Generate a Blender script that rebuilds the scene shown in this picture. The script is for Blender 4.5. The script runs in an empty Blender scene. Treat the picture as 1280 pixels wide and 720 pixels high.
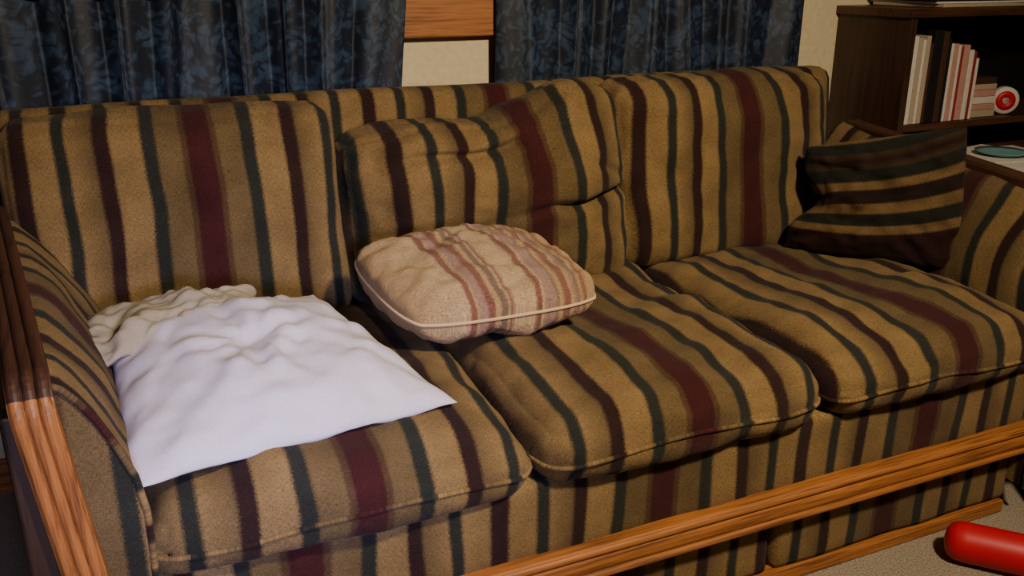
import bpy, math, random
from mathutils import Vector, noise, Matrix
random.seed(4)
S=bpy.context.scene
COL=S.collection

# ---------------- materials ----------------
def newmat(name):
    m=bpy.data.materials.new(name); m.use_nodes=True
    nt=m.node_tree; b=nt.nodes['Principled BSDF']
    return m,nt,b
def N(nt,t,**k):
    n=nt.nodes.new(t)
    for a,v in k.items(): setattr(n,a,v)
    return n
def math_n(nt,op,a,b=None,c=None):
    n=N(nt,'ShaderNodeMath',operation=op)
    for i,v in enumerate((a,b,c)):
        if v is None: continue
        if isinstance(v,(int,float)): n.inputs[i].default_value=v
        else: nt.links.new(v,n.inputs[i])
    return n.outputs[0]
def ramp(nt,fac,stops,interp='LINEAR'):
    r=N(nt,'ShaderNodeValToRGB'); cr=r.color_ramp; cr.interpolation=interp
    while len(cr.elements)>1: cr.elements.remove(cr.elements[-1])
    cr.elements[0].position=stops[0][0]; cr.elements[0].color=(*stops[0][1],1)
    for p,c in stops[1:]:
        e=cr.elements.new(p); e.color=(*c,1)
    nt.links.new(fac,r.inputs[0]); return r.outputs[0]
def noise_n(nt,vec,scale,detail=3,rough=.5):
    n=N(nt,'ShaderNodeTexNoise'); n.inputs['Scale'].default_value=scale
    n.inputs['Detail'].default_value=detail; n.inputs['Roughness'].default_value=rough
    if vec is not None: nt.links.new(vec,n.inputs['Vector'])
    return n.outputs['Fac']
def mapping(nt,vec,sc):
    m=N(nt,'ShaderNodeMapping'); m.inputs['Scale'].default_value=sc
    nt.links.new(vec,m.inputs['Vector']); return m.outputs[0]
def mul(nt,col,fac,lo,hi):
    mr=N(nt,'ShaderNodeMapRange'); mr.inputs['To Min'].default_value=lo; mr.inputs['To Max'].default_value=hi
    mr.inputs['From Min'].default_value=.25; mr.inputs['From Max'].default_value=.75
    nt.links.new(fac,mr.inputs['Value'])
    v=N(nt,'ShaderNodeVectorMath',operation='SCALE')
    nt.links.new(col,v.inputs[0]); nt.links.new(mr.outputs[0],v.inputs['Scale'])
    return v.outputs[0]
def bump(nt,b,h,strength,dist):
    n=N(nt,'ShaderNodeBump'); n.inputs['Strength'].default_value=strength; n.inputs['Distance'].default_value=dist
    nt.links.new(h,n.inputs['Height']); nt.links.new(n.outputs[0],b.inputs['Normal'])
def st_coord(nt):
    a=N(nt,'ShaderNodeAttribute',attribute_name='st'); return a.outputs['Vector']

GOLD=(.215,.138,.057); OLIVE=(.125,.083,.037); GREEN=(.022,.023,.019); MAR=(.026,.012,.011); BURG=(.046,.011,.012)
def stripe_mat(name,stops=None):
    m,nt,b=newmat(name)
    st=st_coord(nt)
    sep=N(nt,'ShaderNodeSeparateXYZ'); nt.links.new(st,sep.inputs[0])
    jn=noise_n(nt,st,300,3,.7)
    j=math_n(nt,'MULTIPLY_ADD',jn,.014,-.007)
    u=math_n(nt,'ADD',sep.outputs[0],j)
    t=math_n(nt,'MULTIPLY_ADD',u,1/.64,.5)
    t=math_n(nt,'FRACT',t); t=math_n(nt,'SUBTRACT',t,.5); t=math_n(nt,'ABSOLUTE',t); t=math_n(nt,'MULTIPLY',t,2)
    BO=tuple((BURG[i]+OLIVE[i])*.42 for i in range(3))
    s=stops or [(0,BURG),(.070,BURG),(.085,BO),(.105,BO),(.12,OLIVE),(.243,OLIVE),(.262,GREEN),(.322,GREEN),(.342,GOLD),(.49,GOLD),
       (.508,MAR),(.572,MAR),(.592,OLIVE),(.715,GOLD),(.735,GREEN),(.787,GREEN),(.807,GOLD),(.94,GOLD),(.96,MAR),(1,MAR)]
    c=ramp(nt,t,s)
    w1=noise_n(nt,mapping(nt,st,(900,160,400)),1,2)
    w2=noise_n(nt,mapping(nt,st,(160,900,400)),1,2)
    w=math_n(nt,'MULTIPLY',math_n(nt,'ADD',w1,w2),.5)
    c=mul(nt,c,w,.25,1.75)
    c=mul(nt,c,noise_n(nt,st,11,4,.6),.72,1.2)
    nt.links.new(c,b.inputs['Base Color']); b.inputs['Roughness'].default_value=.95
    b.inputs['Sheen Weight'].default_value=.04
    b.inputs['Specular IOR Level'].default_value=.12
    bump(nt,b,w,.7,.003)
    return m
FAB=stripe_mat('striped_upholstery')
_G=(.14,.085,.036)
DFAB=stripe_mat('striped_pillow_fabric',[(0,(.018,.007,.007)),(.20,(.022,.008,.008)),(.22,_G),(.29,_G),(.305,(.014,.015,.012)),(.42,(.014,.015,.012)),(.44,_G),(.53,_G),
   (.55,(.016,.009,.008)),(.68,(.016,.009,.008)),(.70,_G),(.77,_G),(.79,(.014,.015,.012)),(.90,(.014,.015,.012)),(.92,(.04,.026,.014)),(1,(.018,.007,.007))])

def wood(name,base,dark,sc,rough=.5):
    m,nt,b=newmat(name)
    tc=N(nt,'ShaderNodeTexCoord').outputs['Object']
    mp=mapping(nt,tc,sc)
    n=noise_n(nt,mp,1,5,.6)
    c=ramp(nt,n,[(.32,dark),(.5,base),(.62,tuple(x*1.25 for x in base)),(.72,dark)])
    nt.links.new(c,b.inputs['Base Color']); b.inputs['Roughness'].default_value=rough
    bump(nt,b,n,.15,.002)
    return m
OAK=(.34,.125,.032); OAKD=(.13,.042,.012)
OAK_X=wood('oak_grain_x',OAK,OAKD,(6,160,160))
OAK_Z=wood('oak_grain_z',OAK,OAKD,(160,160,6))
OAK_SHADE_Y=wood('oak_shade_y',(.060,.022,.011),(.027,.011,.007),(110,5,110),.55)  # same oak darkened: shade along the arm tops put into the colour
OAK_SHADE_Z=wood('oak_shade_z',(.035,.015,.008),(.016,.008,.005),(110,110,5),.6)  # near-black oak, shade outside the posts put into the colour
WAL=wood('walnut_laminate',(.045,.020,.012),(.025,.011,.007),(60,60,4),.45)
WALX=wood('walnut_laminate_x',(.075,.030,.016),(.035,.014,.009),(4,60,60),.4)

def plain(name,col,rough=.8,nscale=40,lo=.9,hi=1.1,bs=.1,spec=.3):
    m,nt,b=newmat(name)
    tc=N(nt,'ShaderNodeTexCoord').outputs['Object']
    n=noise_n(nt,tc,nscale,4)
    r=N(nt,'ShaderNodeRGB'); r.outputs[0].default_value=(*col,1)
    c=mul(nt,r.outputs[0],n,lo,hi)
    nt.links.new(c,b.inputs['Base Color']); b.inputs['Roughness'].default_value=rough
    b.inputs['Specular IOR Level'].default_value=spec
    bump(nt,b,n,bs,.004)
    return m
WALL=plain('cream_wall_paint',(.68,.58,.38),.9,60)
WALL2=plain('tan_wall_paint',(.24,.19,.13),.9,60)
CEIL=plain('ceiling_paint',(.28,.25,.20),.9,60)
CARPET=plain('beige_carpet',(.32,.27,.21),1,260,.4,1.6,.9,.05)
WHITE_COOL=plain('white_cotton_cool_cast',(.62,.565,.67),.55,420,.86,1.14,.15,.3)  # lilac tint: bluish light on the white pillow put into its colour
CASE=plain('cream_pillowcase',(.33,.285,.22),.9,300,.9,1.1,.1,.1)
REDP=plain('red_plastic',(.50,.006,.018),.45,10,.95,1.05,.02,.4)
REDD=plain('red_cover',(.26,.025,.035),.5)
PAPER=plain('paper_white',(.66,.62,.56),.7,90)
PAGE=plain('page_cream',(.45,.36,.26),.8,200,.8,1.1)
BLACKC=plain('black_cover',(.012,.011,.012),.5)
BROWNC=plain('brown_cover',(.06,.028,.02),.5)
PINKC=plain('pink_cover',(.52,.27,.24),.5)
TEAL=plain('teal_print',(.16,.34,.40),.6)
GLASS,_,gb=newmat('night_glass'); gb.inputs['Base Color'].default_value=(.01,.012,.02,1); gb.inputs['Roughness'].default_value=.1

def curtain_mat():
    m,nt,b=newmat('navy_damask')
    st=st_coord(nt)
    nz=N(nt,'ShaderNodeTexNoise'); nz.inputs['Scale'].default_value=14; nz.inputs['Detail'].default_value=2
    nt.links.new(st,nz.inputs['Vector'])
    off=N(nt,'ShaderNodeVectorMath',operation='MULTIPLY_ADD'); nt.links.new(nz.outputs['Color'],off.inputs[0])
    off.inputs[1].default_value=(.09,.09,0); nt.links.new(st,off.inputs[2])
    v=N(nt,'ShaderNodeTexVoronoi',feature='F1'); v.inputs['Scale'].default_value=48
    nt.links.new(off.outputs[0],v.inputs['Vector'])
    big=noise_n(nt,st,13,2,.5)
    n2=noise_n(nt,off.outputs[0],80,3,.7)
    f=math_n(nt,'SUBTRACT',math_n(nt,'ADD',math_n(nt,'MULTIPLY',n2,.6),math_n(nt,'MULTIPLY',big,.7)),math_n(nt,'MULTIPLY',v.outputs['Distance'],.45))
    c=ramp(nt,f,[(.34,(.005,.009,.022)),(.42,(.007,.015,.036)),(.46,(.014,.030,.068)),(.62,(.028,.054,.105))])
    nt.links.new(c,b.inputs['Base Color']); b.inputs['Roughness'].default_value=.55
    bump(nt,b,f,.25,.003)
    return m
CURT=curtain_mat()

def beige_mat():
    m,nt,b=newmat('beige_striped_weave')
    st=st_coord(nt)
    sep=N(nt,'ShaderNodeSeparateXYZ'); nt.links.new(st,sep.inputs[0])
    j=math_n(nt,'MULTIPLY_ADD',noise_n(nt,st,110,5,.75),.045,-.0225)
    u=math_n(nt,'ADD',sep.outputs[0],j)
    B=(.60,.38,.17); B2=(.66,.46,.25); R=(.28,.105,.07); P=(.43,.26,.20); D=(.24,.145,.10)
    s=[(0,B),(.27,B2),(.28,R),(.305,R),(.31,B),(.33,P),(.36,P),(.37,R),(.395,R),(.405,B),(.42,B),(.43,D),(.455,D),(.465,B2),(.48,R),(.50,B2),
       (.60,B2),(.615,R),(.635,R),(.645,B2),(.66,P),(.71,P),(.72,D),(.745,B),(.77,R),(.80,R),(.81,B),(.83,P),(.86,D),(.875,B),(.90,R),(.93,B)]
    c=ramp(nt,u,s)
    w=noise_n(nt,mapping(nt,st,(60,200,60)),1,4,.7)
    c=mul(nt,c,w,.5,1.35)
    nt.links.new(c,b.inputs['Base Color']); b.inputs['Roughness'].default_value=.95
    b.inputs['Sheen Weight'].default_value=.1
    bump(nt,b,w,1.0,.008)
    return m
BEIGE=beige_mat()

# ---------------- mesh helpers ----------------
def mk(name,verts,faces,mat,parent=None,st=None,smooth=True,auto=None):
    me=bpy.data.meshes.new(name); me.from_pydata([tuple(v) for v in verts],[],faces)
    me.validate(); me.update()
    if smooth:
        for p in me.polygons: p.use_smooth=True
    if st is not None:
        a=me.attributes.new('st','FLOAT_VECTOR','POINT')
        for i,s in enumerate(st): a.data[i].vector=s
    mats=mat if isinstance(mat,list) else [mat]
    for q in mats: me.materials.append(q)
    o=bpy.data.objects.new(name,me); COL.objects.link(o)
    if parent: o.parent=parent
    return o
def empty(name,loc=(0,0,0)):
    o=bpy.data.objects.new(name,None); COL.objects.link(o); o.location=(0,0,0); o.empty_display_size=.1
    return o
def unitbox(n):
    nx,ny,nz=n
    V=[];F=[];D={}
    def vid(a,b,c):
        k=(round(a,5),round(b,5),round(c,5))
        if k not in D: D[k]=len(V); V.append((a,b,c))
        return D[k]
    def lin(i,m): return -math.cos(math.pi*i/m)*.35+(-1+2*i/m)*.65
    def gr(na,nb,f,flip):
        for i in range(na):
            for j in range(nb):
                q=[f(lin(i,na),lin(j,nb)),f(lin(i+1,na),lin(j,nb)),f(lin(i+1,na),lin(j+1,nb)),f(lin(i,na),lin(j+1,nb))]
                q=[vid(*p) for p in q]
                F.append(q[::-1] if flip else q)
    gr(nx,ny,lambda a,b:(a,b,1),False); gr(nx,ny,lambda a,b:(a,b,-1),True)
    gr(nx,nz,lambda a,b:(a,-1,b),False); gr(nx,nz,lambda a,b:(a,1,b),True)
    gr(ny,nz,lambda a,b:(1,a,b),False); gr(ny,nz,lambda a,b:(-1,a,b),True)
    return V,F
def rbox(name,c,size,r,mat,parent,n=(30,20,8),fn=None,stf=None):
    V,F=unitbox(n); h=[s/2 for s in size]
    out=[];st=[]
    for (a,b,d) in V:
        q=[a*h[0],b*h[1],d*h[2]]
        inn=[max(-(h[i]-r),min(h[i]-r,q[i])) for i in range(3)]
        dd=Vector([q[i]-inn[i] for i in range(3)])
        if dd.length>1e-9:
            k=max(abs(x) for x in dd)
            dd=dd.normalized()*min(r,k)
        p=Vector(inn)+dd
        if fn: p=fn(p,a,b,d)
        p=p+Vector(c)
        out.append(p); st.append(stf(p) if stf else (p.x,p.z,p.y))
    return mk(name,out,F,mat,parent,st)
def tube(name,pts,r,mat,parent,closed=True,stf=None,ns=8):
    V=[];F=[];st=[];n=len(pts)
    for i,p in enumerate(pts):
        p=Vector(p)
        a=Vector(pts[(i-1)%n] if closed or i>0 else pts[0]); b=Vector(pts[(i+1)%n] if closed or i<n-1 else pts[-1])
        t=(b-a).normalized()
        up=Vector((0,0,1)) if abs(t.z)<.9 else Vector((1,0,0))
        s=t.cross(up).normalized(); w=s.cross(t)
        for k in range(ns):
            an=2*math.pi*k/ns
            V.append(p+s*math.cos(an)*r+w*math.sin(an)*r); st.append(stf(p) if stf else (p.x,p.z,p.y))
    m=n if closed else n-1
    for i in range(m):
        for k in range(ns):
            F.append([i*ns+k,i*ns+(k+1)%ns,((i+1)%n)*ns+(k+1)%ns,((i+1)%n)*ns+k])
    return mk(name,V,F,mat,parent,st)
def boxes(name,lst,mats,parent=None,bev=.002):
    V=[];F=[];mi=[]
    for (c,s,rz,m) in lst:
        b0=len(V); R=Matrix.Rotation(rz,3,'Z')
        for x in(-1,1):
            for y in(-1,1):
                for z in(-1,1):
                    V.append(Vector(c)+R@Vector((x*s[0]/2,y*s[1]/2,z*s[2]/2)))
        for f in [(0,1,3,2),(4,6,7,5),(0,4,5,1),(2,3,7,6),(0,2,6,4),(1,5,7,3)]:
            F.append([b0+i for i in f]); mi.append(m)
    o=mk(name,V,F,mats,parent,smooth=False)
    for p,m in zip(o.data.polygons,mi): p.material_index=m
    if bev:
        md=o.modifiers.new('bev','BEVEL'); md.width=bev; md.segments=2
    return o
def lathe(name,prof,mat,origin,axis,parent=None,ns=40):
    ax=Vector(axis).normalized(); q=Vector((0,0,1)).rotation_difference(ax)
    V=[];F=[]
    for (r,h) in prof:
        for k in range(ns):
            a=2*math.pi*k/ns
            V.append(Vector(origin)+q@Vector((r*math.cos(a),r*math.sin(a),h)))
    for i in range(len(prof)-1):
        for k in range(ns):
            F.append([i*ns+k,i*ns+(k+1)%ns,(i+1)*ns+(k+1)%ns,(i+1)*ns+k])
    F.append(list(range(ns))[::-1]); F.append([(len(prof)-1)*ns+k for k in range(ns)])
    return mk(name,V,F,mat,parent)

# ---------------- room ----------------
X0,X1,Y0,Y1,H=-1.6,3.6,-3.2,1.05,2.45
def slab(name,c,s,m): return boxes(name,[(c,s,0,0)],[m],None,0)
slab('floor',((X0+X1)/2,(Y0+Y1)/2,-.05),(X1-X0+.2,Y1-Y0+.2,.1),CARPET)
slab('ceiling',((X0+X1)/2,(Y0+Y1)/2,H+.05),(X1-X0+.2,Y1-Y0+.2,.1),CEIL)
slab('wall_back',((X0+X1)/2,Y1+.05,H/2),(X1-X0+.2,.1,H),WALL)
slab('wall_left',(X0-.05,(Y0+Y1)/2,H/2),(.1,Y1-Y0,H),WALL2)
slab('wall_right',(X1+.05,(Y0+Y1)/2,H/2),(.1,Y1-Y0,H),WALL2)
boxes('baseboard_back',[(((X0+X1)/2,Y1-.008,.045),(X1-X0,.014,.09),0,0)],[OAK_X])
w=empty('window_1')
boxes('frame',[((.80,1.035,1.076),(2.1,.03,.10),0,0),((.80,1.02,1.14),(2.14,.05,.025),0,0),((.80,1.035,2.14),(2.1,.03,.09),0,0)],[OAK_X],w,.004)
boxes('jambs',[((-.205,1.035,1.62),(.09,.03,.96),0,0),((1.805,1.035,1.62),(.09,.03,.96),0,0),((.80,1.035,1.62),(.05,.03,.96),0,0)],[OAK_Z],w,.004)
boxes('pane',[((.80,1.044,1.62),(2.0,.01,.95),0,0)],[GLASS],w,0)

def curtain(name,xa,xb,ztop,zbot,seed,edge_r=0):
    nx=int((xb-xa)*260); nzz=40
    V=[];F=[];st=[]
    for i in range(nx+1):
        t=i/nx; x=xa+(xb-xa)*t
        for j in range(nzz+1):
            q=j/nzz; z=ztop+(zbot-ztop)*q
            warp=noise.noise(Vector((x*3.5,seed,z*.4)))*2.2+noise.noise(Vector((x*9,seed,z*.8)))*.5
            a=math.pi*x/.125+seed+warp
            amp=.042+.014*noise.noise(Vector((x*3,seed+5,z*.3)))
            y=1.018-amp*abs(math.sin(a))**.55-.003*math.sin(5*a)
            xx=x+.010*math.sin(2*a+.6)
            xx-= edge_r*max(0,(t-.6)/.4)*q**1.5
            V.append((xx,y,z)); st.append((x*1.35+seed,z,0))
    for i in range(nx):
        for j in range(nzz):
            a=i*(nzz+1)+j; F.append([a,a+1,a+nzz+2,a+nzz+1])
    o=mk(name,V,F,CURT,None,st)
    s=o.modifiers.new('sol','SOLIDIFY'); s.thickness=.002
    return o
curtain('curtain',-1.25,.80,2.25,.42,1,edge_r=.13)
curtain('curtain',.965,1.95,2.25,.42,7,edge_r=.01)
lathe('curtain_rod',[(.012,0),(.012,3.5)],OAK_X,(-1.4,.985,2.27),(1,0,0))

# ---------------- sofa ----------------
sofa=empty('sofa')
def nz(p,s,a,o=0): return a*noise.noise(Vector((p.x*s+o,p.y*s,p.z*s)))
def seat(i,xa,xb,burg):
    cx=(xa+xb)/2; W=xb-xa; y0,y1=-.035,.70; zb,zt=.365,.49
    cy=(y0+y1)/2
    def warp(p):
        return nz(p,3.5,.010,i*4)+nz(p,9,.004,i)
    def fn(p,a,b,d):
        p=p.copy()
        e=(1-a**4)*(1-b**4)
        if d>-.2: p.z+=.032*e*max(0,(d+.2)/1.2)
        p.y-=.014*(1-a*a)*max(0,-b)
        p.x*=1-.012*(abs(b)**6)
        g=Vector((p.x+cx*3,p.y,p.z))
        if d>0:
            p.z+=nz(g,5,.018,i*7)+nz(g,12,.010,i)+nz(g,28,.003,i)
            p.z-=.024*math.exp(-((a-.1)**2+(b-.15)**2)/.25)
            k=abs(math.sin((a*1.2+b*.8)*5+2*noise.noise(Vector((a*2,b*2,i)))))
            p.z-=.005*(1-k)**3*abs(a)
        p.z-=.008*max(0,-b)*(abs(a)**3)
        if b<0:
            p.y+=nz(g,9,.010,3+i)+nz(g,24,.004,i)
        if d<0: p.z+=nz(g,6,.010,i*3)
        return p
    rbox(f'seat_cushion_{i}',(cx,cy,(zb+zt)/2),(W,y1-y0,zt-zb),.055,FAB,sofa,(70,60,18),fn,lambda p:(p.x-burg+warp(p),p.y+p.z,0))
    pts=[];r=.05;hw=W/2+.001;hd=(y1-y0)/2+.001
    M=[(-1,-1),(1,-1),(1,1),(-1,1)]
    raw=[]
    for k in range(4):
        x,y=M[k]; x2,y2=M[(k+1)%4]
        for t in range(30):
            u=t/30; raw.append((x+(x2-x)*u,y+(y2-y)*u))
    for a,b in raw:
        x=a*hw;y=b*hd
        ix=max(-(hw-r),min(hw-r,x)); iy=max(-(hd-r),min(hd-r,y)); d=Vector((x-ix,y-iy))
        if d.length>r: d=d.normalized()*r
        x=ix+d.x;y=iy+d.y
        z=-.003+.004*math.sin(a*4+i)-.010*max(0,-b)*abs(a)**3
        y-=.014*(1-a*a)*max(0,-b); x*=1-.012*(abs(b)**6)
        g=Vector((x+cx*3,y,z))
        if b<0: y+=nz(g,9,.010,3+i)
        pts.append((cx+x,cy+y,.4275+z+nz(g,7,.005,i)))
    tube(f'seat_welt_{i}',pts,.0042,FAB,sofa,True,lambda p:(p.x-burg,p.y,0))
seat(1,0.0,.600,.31); seat(2,.610,1.205,.91); seat(3,1.215,1.815,1.54)

LEAN=.18
def back(i,xa,xb,burg,zt,mode):
    cx=(xa+xb)/2; W=xb-xa; zb=.475; th=.15; Hh=zt-zb
    def fn(p,a,b,d):
        p=p.copy()
        p.y-=.030*(1-a**4)*(1-d**4)*max(0,-b)
        g=Vector((p.x+cx,p.y*2,p.z))
        if mode==2:
            up=max(0,(d+.2)/1.2)
            p.z+=up*(-.048+.030*a+.046*math.exp(-((a-.62)/.38)**2)-.010*math.exp(-((a+.05)/.2)**2)+.012*math.exp(-((a+.6)/.3)**2))
            if b<0.3:
                p.y-=.062*(1-a**4)*math.exp(-((d-.30)/.6)**2)
                p.y-=.045*math.exp(-((a-.5)/.4)**2-((d+.55)/.35)**2)
                line=-.12+.08*a
                k=math.exp(-((d-line)/.045)**2)*(1/(1+math.exp(-(a-.25)*9)))
                p.y+=.030*k
                line=.72+.16*a
                k=math.exp(-((d-line)/.05)**2)*math.exp(-((a+.25)/.45)**2)
                p.y+=.028*k
                line=.35-.5*(a-.5)
                k=math.exp(-((d-line)/.05)**2)*math.exp(-((a-.75)/.22)**2)
                p.y+=.014*k
                k=math.exp(-((a+.82)/.08)**2)*(.5+.5*math.sin(d*11))
                p.y+=.016*k
            p.y+=nz(g,7,.020,3)+nz(g,16,.008,4)+nz(g,30,.004,4)
            p.x+=nz(g,6,.014,9)
            p.z+=nz(g,8,.012,12)
        else:
            p.y+=nz(g,5,.018,i*5)+nz(g,13,.008,i)+nz(g,28,.003,2)
            p.z+=nz(g,4,.016,i*3)*max(0,d)
            p.z+=.006*max(0,d)*(1-a*a)
            p.x+=nz(g,5,.012,i*2)
        p.y+=LEAN*(p.z+Hh/2)
        return p
    rbox(f'back_cushion_{i}',(cx,.70-.003,(zb+zt)/2),(W,th,Hh),.045,FAB,sofa,(70,12,70),fn,
       lambda p:(p.x-burg+nz(p,4,.014,i*3)+nz(p,11,.004,i),p.z,0))
back(1,-.155,.475,.20,.918,1); back(2,.490,1.168,.90,.92,2); back(3,1.16,1.80,1.525,.930,3)
def ffn(p,a,b,d):
    p=p.copy(); p.y+=.12*(p.z+.45); p.z+=nz(p,3,.006,2)*max(0,d); return p
rbox('back_frame',(.89,.80,.483),(2.14,.10,.88),.035,FAB,sofa,(50,6,20),ffn,lambda p:(p.x-.27,p.z,0))
# arms
def sweep(name,path,prof,mat,side):
    V=[];F=[];n=len(prof)
    for (p,ac,ou) in path:
        for (a,o) in prof:
            q=Vector(p)+Vector(ac)*a+Vector(ou)*o
            V.append((q.x if side<0 else 1.82-q.x,q.y,q.z))
    for i in range(len(path)-1):
        for k in range(n):
            q=[i*n+k,i*n+(k+1)%n,(i+1)*n+(k+1)%n,(i+1)*n+k]
            F.append(q if side<0 else q[::-1])
    F.append(list(range(n))); F.append([(len(path)-1)*n+k for k in range(n)])
    return mk(name,V,F,mat,sofa,smooth=False)
def arm(side):
    prof=[(.004,.08),(.006,.30),(.010,.44),(.010,.50),(.002,.555),(-.014,.60),(-.034,.645),(-.052,.675),(-.068,.695),(-.088,.706),(-.106,.706),(-.120,.698),(-.126,.68),(-.126,.5),(-.126,.3),(-.126,.04)]
    P=[]
    for k in range(len(prof)-1):
        for t in range(3):
            u=t/3; P.append((prof[k][0]*(1-u)+prof[k+1][0]*u,prof[k][1]*(1-u)+prof[k+1][1]*u))
    P.append(prof[-1])
    V=[];F=[];st=[];ny=50
    arc=[0]
    for k in range(1,len(P)): arc.append(arc[-1]+math.hypot(P[k][0]-P[k-1][0],P[k][1]-P[k-1][1]))
    for i in range(ny+1):
        t=i/ny; y=-.03+.87*t
        for k,(x,z) in enumerate(P):
            f=max(0,min(1,(z-.45)/.25))
            outer=k>=36
            xx=x-(.085*t*f if not outer else (.085+.045*min(1,(.68-z)/.3))*t); zz=z+.06*t*f
            g=Vector((xx,y,zz))
            dm=min(1,i/6)
            xx+=(nz(g,7,.010,1)+nz(g,15,.005,1))*dm*(0.3 if outer else 1)
            zz+=(nz(g,7,.010,5)+nz(g,15,.005,4))*f*dm
            X=xx if side<0 else 1.82-xx
            V.append((X,y,zz)); st.append((y-.30+nz(g,6,.02,3),arc[k],0))
    n=len(P)
    for i in range(ny):
        for k in range(n-1):
            q=[i*n+k,i*n+k+1,(i+1)*n+k+1,(i+1)*n+k]
            F.append(q if side<0 else q[::-1])
    nm='left' if side<0 else 'right'
    mk('arm_'+nm,V,F,FAB,sofa,st)
    mk('arm_back_'+nm,[V[ny*n+k] for k in range(n)],[list(range(n))],FAB,sofa,[(v[0],v[2],0) for v in V[ny*n:]])
    V2=[];F2=[];st2=[]
    cxp=-.060;cz=.40
    rings=6
    for rr in range(rings+1):
        s=1-rr/rings
        for k,(x,z) in enumerate(P):
            xx=cxp+(x-cxp)*s; zz=cz+(z-cz)*s
            yy=-.03-.014*(1-s**4)
            X=xx if side<0 else 1.82-xx
            V2.append((X,yy,zz)); st2.append((xx+.105,zz,0))
    for rr in range(rings):
        for k in range(n-1):
            q=[rr*n+k,(rr+1)*n+k,(rr+1)*n+k+1,rr*n+k+1]
            F2.append(q if side<0 else q[::-1])
    mk('arm_front_'+nm,V2,F2,FAB,sofa,st2)
    tube('arm_welt_'+nm,[((x if side<0 else 1.82-x),-.032,z) for x,z in P],.005,FAB,sofa,False,lambda p:(p.z,p.x,0))
    sec=[(-.025,-.014),(-.025,.005)]
    for c in (-.0155,0.001,.0165):
        for k in range(7):
            an=math.pi*(1-k/6)
            sec.append((c+.0075*math.cos(an),.006+.006*math.sin(an)))
    sec+=[(.026,.005),(.026,-.014)]
    top=[];front=[]
    for i in range(16):
        t=1-i/15; y=-.02+.84*t
        top.append(((-.103-.090*t,y,.716+.048*t),(1,0,0),(0,0,1)))
    for k in range(0,9):
        an=math.pi/2*k/8
        f=((-.103+.004*k/8),-.02-.045*math.sin(an),.716-.045*(1-math.cos(an)))
        (top if k<=5 else front).append((f,(1,0,0),(0,-math.sin(an),math.cos(an))))
        if k==5: front.append((f,(1,0,0),(0,-math.sin(an),math.cos(an))))
    for i in range(1,20):
        u=i/19
        front.append(((-.099+.038*min(1,u*1.9),-.065,.671-(.671-.005)*u),(1,0,0),(0,-1,0)))
    sweep('arm_rail_'+nm,top,sec,OAK_SHADE_Y,side)
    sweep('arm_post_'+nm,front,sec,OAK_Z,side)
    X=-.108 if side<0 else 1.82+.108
    boxes('arm_shade_board_'+nm,[((X,-.042,.35),(.056,.034,.66),0,0)],[OAK_SHADE_Z],sofa,.004)  # added dark board standing in for the shadowed outer side of the arm
arm(-1); arm(1)
def pf(p,a,b,d):
    p=p.copy(); p.y+=nz(p,8,.006,1); return p
rbox('front_panel_upper',(.91,.04,.30),(1.83,.09,.155),.015,FAB,sofa,(60,3,8),pf,lambda p:(p.x-.86+nz(p,7,.008,2),p.z,0))
for i,(a,b) in enumerate([(0.0,.50),(.505,1.135),(1.15,1.82)]):
    rbox(f'front_panel_lower_{i}',((a+b)/2,.045,.115),(b-a,.075,.17),.012,FAB,sofa,(30,3,8),pf,lambda p:(p.x-1.44+nz(p,7,.008,5),p.z,0))
def rail(name,prof,xa,xb,mat):
    V=[];F=[];n=len(prof)
    for x in (xa,xb):
        for (y,z) in prof: V.append((x,y,z))
    for k in range(n): F.append([k,(k+1)%n,n+(k+1)%n,n+k])
    F.append(list(range(n))[::-1]); F.append([n+k for k in range(n)])
    return mk(name,V,F,mat,sofa,smooth=False)
pr=[(.01,.172),(-.026,.172)]
for c,r,bz in ((.181,.007,.006),(.205,.0135,.005),(.229,.007,.006)):
    for k in range(9):
        an=-math.pi/2+math.pi*k/8
        pr.append((-.030-bz*math.cos(an),c+r*math.sin(an)))
pr+=[(-.026,.238),(.01,.238)]
rail('front_rail',pr,-.05,1.87,OAK_X)
boxes('base_rail',[((.91,.018,.016),(1.80,.035,.032),0,0)],[OAK_X],sofa,.006)
boxes('frame_inner',[((.91,.40,.20),(1.84,.62,.30),0,0)],[BROWNC],sofa,0)

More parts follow.
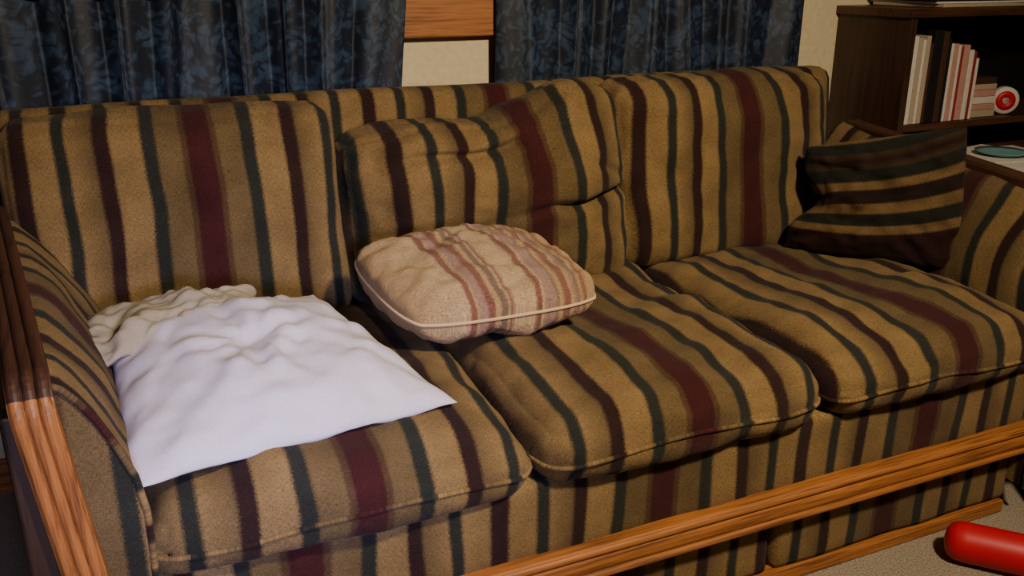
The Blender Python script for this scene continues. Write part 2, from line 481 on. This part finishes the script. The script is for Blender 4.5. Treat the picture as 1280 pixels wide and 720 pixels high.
# ---------------- pillows ----------------
def pillow(name,C,T,Tb,mat,stf,pinch=.07,expo=.42,welt=None,wr=.006,wseed=0,tuft=0,n=64,extra=None,corner=0,rad_w=.8):
    par=empty(name) if isinstance(name,str) else name
    C=[Vector(c) for c in C]
    nor=((C[1]-C[0]).cross(C[3]-C[0])+(C[2]-C[3]).cross(C[2]-C[1])).normalized()
    def P(u,v,s):
        cf=1-corner*(u*u*v*v)**1.5
        uu=u*(1-pinch*(1-v*v))*cf; vv=v*(1-pinch*(1-u*u))*cf
        a=(uu+1)/2;b=(vv+1)/2
        p=C[0]*(1-a)*(1-b)+C[1]*a*(1-b)+C[2]*a*b+C[3]*(1-a)*b
        h=max(0,(1-u*u)*(1-v*v))**expo
        h0=h
        rad=math.hypot(u,v); ang=math.atan2(v,u)
        if tuft and s>0:
            h-=tuft*math.exp(-(rad*rad)/.02)+tuft*.5*math.exp(-(rad*rad)/.12)
            h+=.06*math.exp(-((rad-.28)/.22)**2)*math.cos(ang*9+2*noise.noise(Vector((u*3,v*3,1))))
        k=noise.noise(Vector((u*2.2+wseed,v*2.2,s)))*wr*2+noise.noise(Vector((u*6,v*6+wseed,s*3)))*wr+noise.noise(Vector((u*13,v*11+wseed,s*3)))*wr*.35
        k+=wr*rad_w*math.sin(ang*14+3*noise.noise(Vector((u*3,v*3,wseed))))*min(1,max(0,(rad-.35)))
        p=p+nor*((h*(T if s>0 else -Tb))+k*(max(0,h0)**.5))
        if extra: p=extra(p,u,v,s)
        return p
    V=[];F=[];st=[];D={}
    for s in (1,-1):
        for i in range(n+1):
            for j in range(n+1):
                u=math.sin((i/n-.5)*math.pi);v=math.sin((j/n-.5)*math.pi)
                e=i in(0,n) or j in (0,n)
                k=(i,j,0 if e else s)
                if k not in D:
                    D[k]=len(V); V.append(P(u,v,s)); st.append(stf(u,v))
        for i in range(n):
            for j in range(n):
                q=[(i,j),(i+1,j),(i+1,j+1),(i,j+1)]
                q=[D[(a,b,0 if (a in(0,n) or b in (0,n)) else s)] for a,b in q]
                F.append(q if s>0 else q[::-1])
    mk('cover' if isinstance(name,str) else 'pillowcase_flap',V,F,mat,par,st)
    if welt:
        pts=[]
        for k in range(4):
            A=[(-1,-1),(1,-1),(1,1),(-1,1)];x,y=A[k];x2,y2=A[(k+1)%4]
            for t in range(30):
                f=(1-math.cos(math.pi*t/30))/2
                u=x+(x2-x)*f;v=y+(y2-y)*f; pts.append(P(u,v,1))
        tube('welt',pts,welt,mat,par,True,lambda p:(stf(0,0)))
    return par
wp=pillow('throw_pillow',[(-.018,-.012,.522),(.497,.070,.516),(.352,.455,.600),(-.015,.43,.585)],.080,.030,WHITE_COOL,lambda u,v:(u*.25,v*.25,0),pinch=.03,expo=.55,wr=.009,wseed=3,tuft=.2)
def crumple(p,u,v,s):
    p=p.copy()
    p.z+=.018*abs(noise.noise(Vector((p.x*12,p.y*12,1))))+.008*noise.noise(Vector((p.x*28,p.y*24,3)))
    p.x+=.014*noise.noise(Vector((p.y*14,p.z*14,5)))
    p.y+=.014*noise.noise(Vector((p.x*16,p.z*14,8)))
    return p
pillow(wp,[(-.055,.26,.590),(.20,.36,.605),(.27,.505,.605),(-.070,.49,.590)],.040,.02,CASE,lambda u,v:(u,v,0),pinch=0,expo=.5,wr=.009,wseed=5,extra=crumple,corner=.15)
# beige pillow
pillow('throw_pillow',[(.485,.255,.575),(.878,.238,.582),(.820,.520,.650),(.435,.540,.640)],.070,.080,BEIGE,lambda u,v:((u+1)/2,v*.3,0),pinch=-.01,expo=.30,welt=.0035,wr=.010,wseed=8,corner=.11,rad_w=.4)
def cpx(p,u,v,s):
    p=p.copy()
    k=math.exp(-((u+1)/.35)**2)*math.exp(-((v-.05)/.35)**2)
    p+=Vector((.05,-.02,-.02))*k
    k=math.exp(-((v-(.35-.3*u))/.08)**2)*math.exp(-((u+.5)/.4)**2)
    p+=Vector((.5,.5,0))*.03*k
    return p
pillow('throw_pillow',[(1.585,.58,.505),(1.86,.25,.495),(1.89,.32,.845),(1.65,.60,.765)],.06,.05,DFAB,lambda u,v:(v*.21+.19-.03*u*u-.02*u,u*.2,0),pinch=.04,expo=.40,wr=.012,wseed=12,extra=cpx,corner=.04)

# ---------------- bookcase ----------------
bc=empty('bookcase')
bx0,bx1,by0,by1,bt=2.13,3.05,.76,1.045,1.075
boxes('carcass_sides',[((bx0+.011,(by0+by1)/2,bt/2),(.022,by1-by0,bt),0,0),((bx1-.011,(by0+by1)/2,bt/2),(.022,by1-by0,bt),0,0)],[WAL],bc,.001)
xm=(bx0+bx1)/2
boxes('shelves',[((xm,(by0+by1)/2-.003,bt-.005),(bx1-bx0+.02,by1-by0+.01,.024),0,0),((xm,(by0+by1)/2,.745),(bx1-bx0-.044,by1-by0-.01,.02),0,0),
  ((xm,(by0+by1)/2,.40),(bx1-bx0-.044,by1-by0-.01,.02),0,0),((xm,(by0+by1)/2,.06),(bx1-bx0-.044,by1-by0-.01,.02),0,0)],[WALX],bc,.001)
boxes('back_panel',[((xm,by1-.004,.55),(bx1-bx0-.044,.006,1.0),0,0)],[BLACKC],bc,0)
BM=[PAPER,BLACKC,BROWNC,REDD,PINKC,PAGE,TEAL]
L=[];x=bx0+.025
for wd,hh,m in [(.03,.25,0),(.018,.245,5),(.012,.24,0),(.018,.25,5),(.012,.23,2),(.036,.265,1),(.024,.26,2),(.012,.24,1),(.012,.225,0),(.018,.225,4),(.012,.22,0),(.010,.215,3),(.026,.22,4),(.020,.205,0),(.012,.20,3),(.012,.18,0)]:
    d=.2
    L.append(((x+wd/2,by0+.015+d/2,.756+hh/2),(wd-.002,d,hh),0,m)); x+=wd
z=.756
for wd,dd,hh,m in [(.115,.16,.022,5),(.11,.15,.018,4),(.11,.15,.022,0),(.10,.14,.02,4),(.10,.14,.018,5),(.09,.13,.02,2)]:
    L.append(((x+.062,by0+.03+dd/2,z+hh/2),(wd,dd,hh-.001),.05*random.uniform(-1,1),m)); z+=hh
boxes('books',L,BM,None,.0015)
L=[];z=bt+.008
for k,(m,hh) in enumerate([(5,.010),(0,.006),(1,.01),(0,.005),(6,.010),(5,.008),(3,.006),(1,.01)]):
    L.append(((2.46+random.uniform(-.015,.015),.90,z+hh/2),(.46,.26,hh-.0008),random.uniform(-.05,.05),m)); z+=hh
boxes('magazines',L,BM,None,.001)
tb=empty('side_table')
boxes('top',[((2.42,.46,.675),(.70,.52,.03),0,0)],[WALX],tb,.004)
boxes('legs',[((2.11,.24,.33),(.04,.04,.66),0,0),((2.73,.24,.33),(.04,.04,.66),0,0),((2.11,.68,.33),(.04,.04,.66),0,0),((2.73,.68,.33),(.04,.04,.66),0,0)],[WAL],tb,.003)
boxes('papers',[((2.28,.50,.6925),(.34,.34,.003),.2,0),((2.33,.56,.6955),(.25,.2,.002),-.15,0)],[PAPER],None,0)
lathe('saucer',[(.035,0),(.055,.004),(.068,.010),(.070,.012),(.05,.008),(.01,.006)],TEAL,(2.31,.55,.697),(0,0,1))
fl=empty('flashlight')
fo=Vector((2.625,.825,.799)); ax=Vector((-.6,-1,0)).normalized()
lathe('body',[(.018,-.12),(.022,-.115),(.022,-.03),(.036,.0)],REDP,fo,ax,fl)
lathe('head_ring',[(.036,0),(.042,.004),(.042,.03),(.038,.034)],PAPER,fo,ax,fl)
lathe('lens',[(.031,.030),(.029,.036),(.012,.038),(.010,.034)],REDP,fo,ax,fl)
prof=[(.006,0),(.022,.003),(.034,.010),(.041,.022),(.043,.04),(.043,.30),(.037,.40),(.026,.50),(.018,.58),(.017,.72),(.025,.725),(.027,.735),(.02,.745)]
lathe('toy_bat',prof,REDP,(1.545,-.062,.044),(.66,-.75,-.0))

# ---------------- lights ----------------
def area(name,loc,target,size,power,col,spread=180):
    l=bpy.data.lights.new(name,'AREA'); l.shape='DISK'; l.size=size; l.energy=power; l.color=col; l.spread=math.radians(spread)
    o=bpy.data.objects.new(name,l); COL.objects.link(o); o.location=loc
    o.rotation_euler=(Vector(target)-Vector(loc)).to_track_quat('-Z','Y').to_euler()
area('lamp_key',(1.05,-1.35,2.15),(.75,.5,.5),.2,34,(1,.80,.54),130)
area('cool_fill',(.10,-1.5,1.0),(.2,.15,.5),.3,2.0,(.6,.6,1),40)  # added narrow cool fill aimed at the white pillow, no screen behind it
W=bpy.data.worlds.new('World'); S.world=W; W.use_nodes=True
W.node_tree.nodes['Background'].inputs[0].default_value=(.8,.7,.5,1); W.node_tree.nodes['Background'].inputs[1].default_value=.015

# ---------------- camera ----------------
cd=bpy.data.cameras.new('Camera'); cam=bpy.data.objects.new('Camera',cd); COL.objects.link(cam)
cam.location=(.017,-1.21,1.19); cam.rotation_euler=(math.radians(90-19.2),0,math.radians(-24.3))
cd.sensor_width=36; cd.lens=1150/1280*36; cd.clip_start=.01
S.camera=cam
